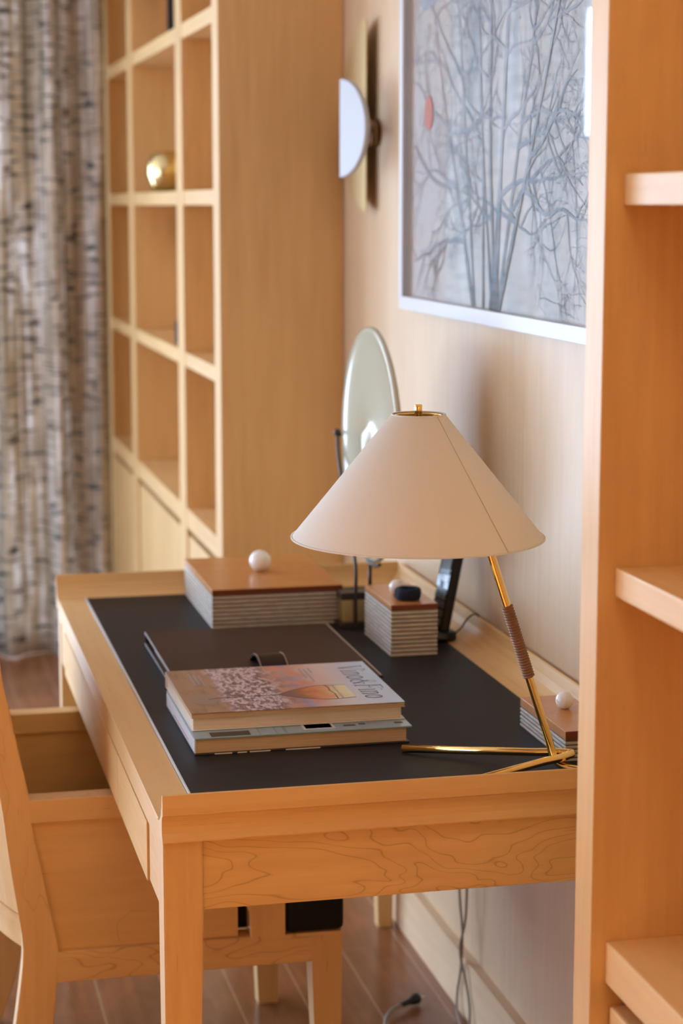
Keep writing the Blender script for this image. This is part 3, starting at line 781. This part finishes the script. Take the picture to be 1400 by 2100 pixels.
def back_leg(y0, y1):
    b = BM(); zs = [1.0 * k / 44 for k in range(45)]
    RR = catm(R_E); LL = catm(L_E)
    rings = [[b.verts.new((x, y, z)) for x, y in ((interp(LL, z), y0), (interp(RR, z), y0), (interp(RR, z), y1), (interp(LL, z), y1))] for z in zs]
    for A, B in zip(rings, rings[1:]):
        for i in range(4): b.faces.new((A[i], A[(i + 1) % 4], B[(i + 1) % 4], B[i]))
    b.faces.new(rings[0][::-1]); b.faces.new(rings[-1])
    bmesh.ops.recalc_face_normals(b, faces=b.faces)
    bmesh.ops.bevel(b, geom=[e for e in b.edges if abs((e.verts[0].co - e.verts[1].co).normalized().z) > .7], offset=.0018, segments=2, affect='EDGES')
    obj('back_leg', b, W_ZS, cha)
back_leg(YA, YA + .042); back_leg(3.640, 3.682)
def side_frame(y0, sgn):
    """one panelled side: arm rail, panel, bottom rail, front post and front leg"""
    y1 = y0 + .040 * sgn; lo, hi = min(y0, y1), max(y0, y1)
    b = BM(); prism(b, [(.196, .572), (.600, .572), (.616, .582), (.616, .604), (.610, .610), (.194, .610)], 'Y', lo, hi, .0015); obj('arm_rail', b, W_XS, cha)
    pi_, po = y0 + .009 * sgn, y0 + .032 * sgn
    b = BM(); prism(b, [(.2045, .573), (.2415, .3535), (.538, .3535), (.538, .402), (.524, .425), (.524, .573)], 'Y', min(pi_, po), max(pi_, po), .001); obj('side_panel', b, W_XS, cha)
    b = BM(); prism(b, [(.238, .303), (.711, .303), (.711, .352), (.2405, .355)], 'Y', lo, hi, .0015); obj('side_rail', b, W_XL, cha)
    b = BM(); prism(b, [(.558, .352), (.616, .352), (.616, .572), (.540, .572), (.540, .44), (.547, .415), (.557, .395)], 'Y', lo, hi, .0015); obj('arm_post', b, W_ZS, cha)
    b = BM(); rings = []
    for k in range(9):
        z = .346 * (1 - k / 8); w = .052 - .014 * (k / 8) ** 1.2
        rings.append([b.verts.new((.711 - a * w, y0 - .0004 * sgn + c * w * sgn * .9, z)) for a, c in ((0, 0), (1, 0), (1, 1), (0, 1))])
    for A, B in zip(rings, rings[1:]):
        for i in range(4): b.faces.new((A[i], A[(i + 1) % 4], B[(i + 1) % 4], B[i]))
    b.faces.new(rings[0]); b.faces.new(rings[-1][::-1]); obj('front_leg', b, W_Z, cha)
side_frame(YA + .0005, 1); side_frame(3.6815, -1)
bx('seat_rail', W_Y, cha, .672, .700, YA + .04, 3.640, .303, .350); bx('seat_rail', W_Y, cha, .196, .220, YA + .042, 3.640, .303, .350)
b = BM()
box(b, .262, .535, YA + .045, 3.636, .350, .412, .012, seg=3)
obj('seat', b, M_BLACKSEAT, cha, smooth=False)
b = BM()
box(b, .536, .717, YA + .0425, 3.639, .353, .412, .010, seg=3); box(b, .618, .716, YA + .002, YA + .06, .3535, .411, .010, seg=3); box(b, .618, .716, 3.621, 3.679, .3535, .411, .010, seg=3)
obj('seat_front', b, M_BLACKSEAT, cha)
LLc = catm(L_E)
def back_panel(name, za, zb, mat, inset):
    b = BM(); nu, nv = 20, 24; F = []; G = []
    for i in range(nv + 1):
        z = za + (zb - za) * i / nv; rF = []; rG = []
        for j in range(nu + 1):
            s = j / nu; y = YA + .041 + (3.641 - YA - .041) * s
            x = interp(LLc, z) + .016 - .062 * (1 - (2 * s - 1) ** 2) + inset
            rF.append(b.verts.new((x, y, z))); rG.append(b.verts.new((x + .014, y, z)))
        F.append(rF); G.append(rG)
    for Q in (F, G):
        for i in range(nv):
            for j in range(nu): b.faces.new((Q[i][j], Q[i + 1][j], Q[i + 1][j + 1], Q[i][j + 1]))
    for j in range(nu):
        b.faces.new((F[0][j], F[0][j + 1], G[0][j + 1], G[0][j])); b.faces.new((F[nv][j], G[nv][j], G[nv][j + 1], F[nv][j + 1]))
    for i in range(nv):
        b.faces.new((F[i][0], G[i][0], G[i + 1][0], F[i + 1][0])); b.faces.new((F[i][nu], F[i + 1][nu], G[i + 1][nu], G[i][nu]))
    obj(name, b, mat, cha, smooth=False)
back_panel('back_panel', .398, .94, W_Z, 0)
back_panel('back_rail', .345, .397, W_Y, -.003)
back_panel('top_rail', .941, .985, W_Y, -.003)

# ------------------------------------------------------------------ wall sconce
sc = thing('wall_sconce', 'wall lamp of a satin brass plate with a white half round shade', 'wall lamp', (WX, 4.13, 1.735))
C0 = Vector((1.040, 4.280, 1.737)); RB = .2045
b = BM(); pts = [(C0.y + .222 * math.sin(a), C0.z + RB * math.cos(a)) for a in [PI * k / 48 for k in range(49)]]
prism(b, pts, 'X', 1.0375, 1.0415, .0006); obj('brass_plate', b, M_SATIN, sc)
b = BM(); lathe(b, [(0, 0), (.030, 0), (.030, .020), (0, .020)], (WX - .020, 4.276, 1.700), (1, 0, 0), seg=32)
lathe(b, [(0, 0), (.018, 0), (.018, .030), (0, .030)], (WX - .048, 4.276, 1.700), (1, 0, 0), seg=32); obj('bracket', b, M_BRONZE, sc)
# white half round shade standing off the brass plate at an angle
b = BM()
th = math.radians(-19); u2 = -Vector((math.sin(th), math.cos(th), 0)); E0 = Vector((.9775, 4.247, 1.708)); n2 = Vector((-u2.y, u2.x, 0)); RW = .1045
rows = []
for i in range(33):
    a = -PI / 2 + PI * i / 32; rows.append(E0 + u2 * (math.cos(a) * RW) + Vector((0, 0, 1)) * (math.sin(a) * RW))
A = [b.verts.new(p + n2 * .006) for p in rows]; B = [b.verts.new(p - n2 * .006) for p in rows]
b.faces.new(A); b.faces.new(B[::-1])
for i in range(33): b.faces.new((A[i], B[i], B[(i + 1) % 33], A[(i + 1) % 33]))
bmesh.ops.recalc_face_normals(b, faces=b.faces)
bmesh.ops.bevel(b, geom=[e for e in b.edges if len(e.link_faces) == 2 and any(len(f.verts) > 8 for f in e.link_faces)], offset=.003, segments=3, profile=.5, affect='EDGES')
obj('white_shade', b, M_WHITE, sc)
b = BM(); tube(b, [E0 + u2 * .035, Vector((1.020, 4.275, 1.704)), Vector((1.03, 4.285, 1.702))], .007, 12); obj('arm', b, M_BRONZE, sc)

# ------------------------------------------------------------------ framed picture
PX = 1.050; PY0, PY1, PZ0, PZ1 = 2.755, 3.953, 1.3615, 2.45
pic = thing('framed_picture', 'large white framed print of a bare misty tree on the maple wall', 'picture', (WX, 3.354, PZ0))
fw = .026; b = BM(); xf0 = WX - .030
box(b, xf0, WX - .001, PY0 - fw, PY1 + fw * .9, PZ0 - fw, PZ0, .001); box(b, xf0, WX - .001, PY0 - fw, PY1 + fw * .9, PZ1, PZ1 + fw, .001)
box(b, xf0, WX - .001, PY0 - fw, PY0, PZ0, PZ1, .001); box(b, xf0, WX - .001, PY1, PY1 + fw * .9, PZ0, PZ1, .001)
obj('frame', b, plain('white picture frame', (.62, .62, .64), .35), pic)
b = BM(); box(b, PX + .004, WX - .001, PY0, PY1, PZ0, PZ1); pr_ = obj('print', b, M_PRINT, pic)
b = BM(); box(b, PX - .008, PX - .006, PY0, PY1, PZ0, PZ1); obj('glass', b, M_PANE, pic)
rnd = random.Random(23)
b = BM(); XP = PX + .0032
def twig(p, ang, w, ln, depth, wig=.10):
    """a tapering flat ink stroke: p = (y, z), ang from straight up, positive towards the viewer's right"""
    n = max(4, int(ln / .022)); pts = [p]; a = ang; XQ = XP - rnd.random() * .0012
    for i in range(n):
        a += rnd.uniform(-wig, wig) - (a - ang) * .15
        q = (pts[-1][0] - math.sin(a) * ln / n, pts[-1][1] + math.cos(a) * ln / n)
        pts.append(q)
    prev = None
    for i, q in enumerate(pts):
        i0, i1 = max(i - 1, 0), min(i + 1, n); ty, tz = pts[i1][0] - pts[i0][0], pts[i1][1] - pts[i0][1]
        m_ = math.hypot(ty, tz) or 1; ww = max(w * (1 - .80 * i / n), .0007) / 2
        ok = PY0 + .003 < q[0] < PY1 - .003 and PZ0 + .0005 < q[1] < PZ1 - .003
        if not ok and i > 0: break
        cur = [b.verts.new((XQ, q[0] - tz / m_ * ww, q[1] + ty / m_ * ww)), b.verts.new((XQ, q[0] + tz / m_ * ww, q[1] - ty / m_ * ww))]
        if prev: b.faces.new((prev[0], cur[0], cur[1], prev[1]))
        prev = cur
    if depth > 0:
        kids = rnd.randint(3, 5) if depth > 1 else rnd.randint(2, 4)
        for _ in range(kids):
            t = rnd.uniform(.3, 1.0); i = int(t * n); sgn = rnd.choice((-1, 1))
            twig(pts[i], ang + sgn * rnd.uniform(.45, 1.2), w * (1 - .62 * t) * .62, ln * rnd.uniform(.34, .6), depth - 1, wig * 1.35)
Y0 = 3.363; zb = PZ0 + .001
twig((Y0 + .012, zb), .03, .046, .12, 0, .02)
def stem_pts(y_, ang, w, ln, nl, side):
    """one upright stem with laterals; returns nothing, draws into b"""
    keep = rnd.getstate(); n = max(4, int(ln / .022)); pts = [(y_, zb)]; a_ = ang
    for i in range(n):
        a_ += rnd.uniform(-.04, .04) - (a_ - ang) * .15
        pts.append((pts[-1][0] - math.sin(a_) * ln / n, pts[-1][1] + math.cos(a_) * ln / n))
    rnd.setstate(keep); twig((y_, zb), ang, w, ln, 0, .04)
    nl = int(nl * .72)
    for k in range(nl):
        t = .16 + .8 * (k + rnd.random()) / nl; i = int(t * n); sg = side if rnd.random() < .78 else -side
        twig(pts[i], ang * .5 + sg * rnd.uniform(.95, 1.65) * (1.05 - .35 * t), max(w * (1 - .62 * t) * .75, .0045), rnd.uniform(.20, .42) * (1.15 - .5 * t), 3, .27)
for dy, ang, w, ln, nl, side in ((.030, -.16, .010, .85, 9, -1), (.018, -.02, .014, .95, 9, -1), (.010, .14, .016, 1.0, 10, 1), (-.004, .34, .016, .90, 12, 1), (-.012, .54, .016, .85, 14, 1),
                                 (.145, -.46, .017, .75, 13, -1), (.135, -.22, .012, .95, 10, -1), (.080, -.06, .010, .9, 9, -1), (.040, .22, .010, .98, 9, 1)):
    stem_pts(Y0 + dy, ang, w, ln, nl, side)
tr_ = obj('tree_ink', b, M_BRANCH, pr_)
b = BM()
vs = [b.verts.new((XP - .0016, 3.815 + .030 * math.cos(a), 1.722 + .033 * math.sin(a))) for a in [2 * PI * k / 32 for k in range(32)]]; b.faces.new(vs)
obj('red_spot', b, M_RED, pr_)
b = BM()
for cy, cz, ry, rz in ((3.83, 1.935, .05, .016), (3.79, 1.95, .045, .02), (3.86, 1.955, .03, .014), (3.75, 1.940, .03, .01)):
    b.faces.new([b.verts.new((XP - .0001 - .0001 * cy, cy + ry * math.cos(a), cz + rz * math.sin(a))) for a in [2 * PI * k / 20 for k in range(20)]])
obj('blue_patch', b, M_SKYBLUE, pr_)

# ------------------------------------------------------------------ curtain
def curtain():
    b = BM(); uvl = b.loops.layers.uv.new('UVMap')
    x0, x1 = -.375, .752; nx, nz = 360, 26; H_ = 2.60
    rows = []; us = []; u = 0; last = None
    prm = [(.150, .0, .036), (.087, 1.3, .012), (.31, .6, .012)]
    for i in range(nx + 1):
        x = x0 + (x1 - x0) * i / nx
        y = 6.835 + sum(A * math.sin(2 * PI * x / per + ph_) for per, ph_, A in prm)
        if last: u += math.hypot(x - last[0], y - last[1])
        last = (x, y); us.append(u)
        col = []
        for k in range(nz + 1):
            t = k / nz; z = .004 + (H_ - .004) * t
            sp = 1 + .25 * (1 - t)
            yy = 6.835 + sum(A * sp * math.sin(2 * PI * x / per + ph_ + .35 * (1 - t) * math.sin(9 * x)) for per, ph_, A in prm)
            col.append(b.verts.new((x + .012 * (1 - t) * math.sin(14 * x), yy, z)))
        rows.append(col)
    for i in range(nx):
        for k in range(nz):
            f = b.faces.new((rows[i][k], rows[i + 1][k], rows[i + 1][k + 1], rows[i][k + 1])); f.smooth = True
            for lp, (a, c) in zip(f.loops, ((i, k), (i + 1, k), (i + 1, k + 1), (i, k + 1))): lp[uvl].uv = (us[a], .004 + (H_ - .004) * c / nz)
    o = obj('curtain', b, M_CURTAIN, loc=(.15, 6.835, 0), smooth=True)
    md = o.modifiers.new('thickness', 'SOLIDIFY'); md.thickness = .003
    tag(o, 'long pleated curtain printed with birch trunks beside the far bookcase', 'curtain')
curtain()

# ------------------------------------------------------------------ objects on the far shelves
b = BM()
prof = [(0, 0), (.030, 0), (.040, .004), (.056, .024), (.0645, .052), (.063, .082), (.052, .106), (.036, .118), (.024, .120), (.022, .117), (.034, .113), (.05, .09), (0, .02)]
lathe(b, prof, (.843, 5.96, 1.582), seg=48)
tag(obj('brass_bowl', b, M_GOLD, loc=(.843, 5.96, 1.582), smooth=True), 'rounded gold bowl standing on the far bookcase shelf', 'bowl')
b = BM(); lathe(b, [(0, 0), (.026, 0), (.030, .010), (.030, .055), (.022, .068), (.012, .072), (.012, .082), (0, .082)], (.822, 5.50, 1.165), seg=28)
tag(obj('small_jar', b, plain('dark slate glaze', (.025, .03, .04), .7, spec=.2), loc=(.822, 5.50, 1.165), smooth=True), 'small dark slate jar half hidden by an upright of the far bookcase', 'jar')
fr = thing('photo_frame', 'narrow dark frame standing on a high shelf of the far bookcase', 'frame', (.86, 5.61, 2.003))
bx('frame', M_BLACK, fr, .797, .93, 5.600, 5.620, 2.003, 2.26, bev=.002); bx('picture_sheet', M_PAPER, fr, .815, .915, 5.596, 5.6005, 2.02, 2.243, bev=0)

# ------------------------------------------------------------------ cables under the desk
b = BM(); tube(b, smooth_path([(1.043, 3.520, .66), (1.042, 3.519, .40), (1.0405, 3.516, .254), (1.040, 3.494, .184), (1.038, 3.486, .140), (1.040, 3.505, .080), (1.040, 3.520, .046), (1.034, 3.500, .008), (1.020, 3.40, .0035), (1.0, 3.2, .0035)], 8), .0026, 8)
tag(obj('power_cord', b, M_CORD, loc=(1.04, 3.5, 0)), 'thin grey cable bowing out as it hangs down the baseboard under the desk', 'cable', 'cables under the desk')
b = BM(); tube(b, smooth_path([(1.043, 3.466, .66), (1.042, 3.468, .40), (1.0405, 3.466, .270), (1.040, 3.474, .200), (1.034, 3.486, .140), (1.040, 3.462, .080), (1.040, 3.438, .040), (1.036, 3.424, .008), (1.026, 3.36, .0035), (1.012, 3.1, .0035)], 8), .0026, 8)
tag(obj('power_cord', b, M_CORD, loc=(1.04, 3.47, 0)), 'grey cable hanging straighter down the baseboard, crossing the other', 'cable', 'cables under the desk')
pc = thing('plug_lead', 'loose cable with a black plug lying on the floor under the desk', 'plug', (.90, 3.48, 0))
b = BM(); tube(b, smooth_path([(.935, 3.548, .0135), (.912, 3.530, .014), (.893, 3.500, .012), (.884, 3.470, .006), (.880, 3.42, .0035), (.876, 3.30, .0035), (.86, 3.05, .0035)], 8), .0034, 10); obj('cable', b, M_CORD, pc)
pv = Vector((.047, .031, 0)).normalized()
b = BM(); P0 = Vector((.932, 3.547, .0135)); tube(b, [P0 + pv * t for t in (0, .012, .030, .033, .044, .048, .052)], [.0038, .0048, .0062, .0085, .0105, .0115, .0100], 16); pl = obj('plug', b, M_PLUG, pc)
b = BM()
for s in (-.0048, .0048):
    o_ = Vector((-pv.y, pv.x, 0)) * s; tube(b, [P0 + pv * .052 + o_, P0 + pv * .068 + o_], .0018, 8)
obj('pins', b, M_PIN, pl)

# ------------------------------------------------------------------ daylight
w = bpy.data.worlds.new('World'); S.world = w; w.use_nodes = True
bg = w.node_tree.nodes['Background']; bg.inputs[0].default_value = (.75, .94, 1.21, 1); bg.inputs[1].default_value = 11.2
def portal(name, loc, rot, sx_, sy):
    l = bpy.data.lights.new(name, 'AREA'); l.shape = 'RECTANGLE'; l.size = sx_; l.size_y = sy
    l.cycles.is_portal = True
    o = bpy.data.objects.new(name, l); COL.objects.link(o); o.location = loc; o.rotation_euler = rot
portal('window_portal', ((FW[0] + FW[1]) / 2, YF + .11, (FW[2] + FW[3]) / 2), (-PI / 2, 0, 0), FW[1] - FW[0], FW[3] - FW[2])
portal('window_portal', (XL - .11, (LW[0] + LW[1]) / 2, (LW[2] + LW[3]) / 2), (0, -PI / 2, 0), LW[3] - LW[2], LW[1] - LW[0])

# warm fill lights added out of view, with no lamp fixtures
def warm_fill(x, y, z, power, size, spread=180, color=(1.0, .80, .52)):
    l = bpy.data.lights.new('warm_fill_light', 'AREA'); l.shape = 'DISK'; l.size = size; l.energy = power; l.color = color; l.spread = math.radians(spread)
    o = bpy.data.objects.new('warm_fill_light', l); COL.objects.link(o); o.location = (x, y, z)
    if z < 2.5: o.rotation_euler = (math.radians(-62), 0, 0)   # washes the panelled back wall
warm_fill(.42, 1.1, 2.70, 5, .5)
for lx, lp in ((-.5, 16), (.6, 36)): warm_fill(lx, -1.5, 2.45, lp, .35)
for lx, ly, lp in ((-.6, .9, 20), (-1.25, 1.8, 26), (-.35, 1.7, 16)):      # added downward fills: floor bounce warms the camera-facing sides
    warm_fill(lx, ly, ZC - .015, lp, .22, 38, (1.0, .94, .74))
# ------------------------------------------------------------------ camera
yaw, pit = .226162, .152848
right = Vector((math.cos(yaw), -math.sin(yaw), 0)); fwd = Vector((math.sin(yaw) * math.cos(pit), math.cos(yaw) * math.cos(pit), -math.sin(pit)))
upv = right.cross(fwd)
cam = bpy.data.cameras.new('Camera'); co = bpy.data.objects.new('Camera', cam); COL.objects.link(co)
Mx = Matrix((right, upv, -fwd)).transposed().to_4x4(); Mx.translation = Vector((0, 0, 1.545)); co.matrix_world = Mx
cam.sensor_fit = 'VERTICAL'; cam.sensor_height = 36; cam.lens = 4085.1 / 2100 * 36
cam.clip_start = .05
cam.dof.use_dof = True; cam.dof.focus_distance = 2.72; cam.dof.aperture_fstop = 4.2
S.camera = co
S.view_settings.view_transform = 'Standard'; S.view_settings.look = 'None'; S.view_settings.gamma = 1; S.view_settings.use_curve_mapping = False
S.view_settings.exposure = .1
cy = S.cycles; cy.max_bounces = 12; cy.diffuse_bounces = 8; cy.glossy_bounces = 5; cy.transparent_max_bounces = 12; cy.use_denoising = True
cy.caustics_reflective = False; cy.caustics_refractive = False
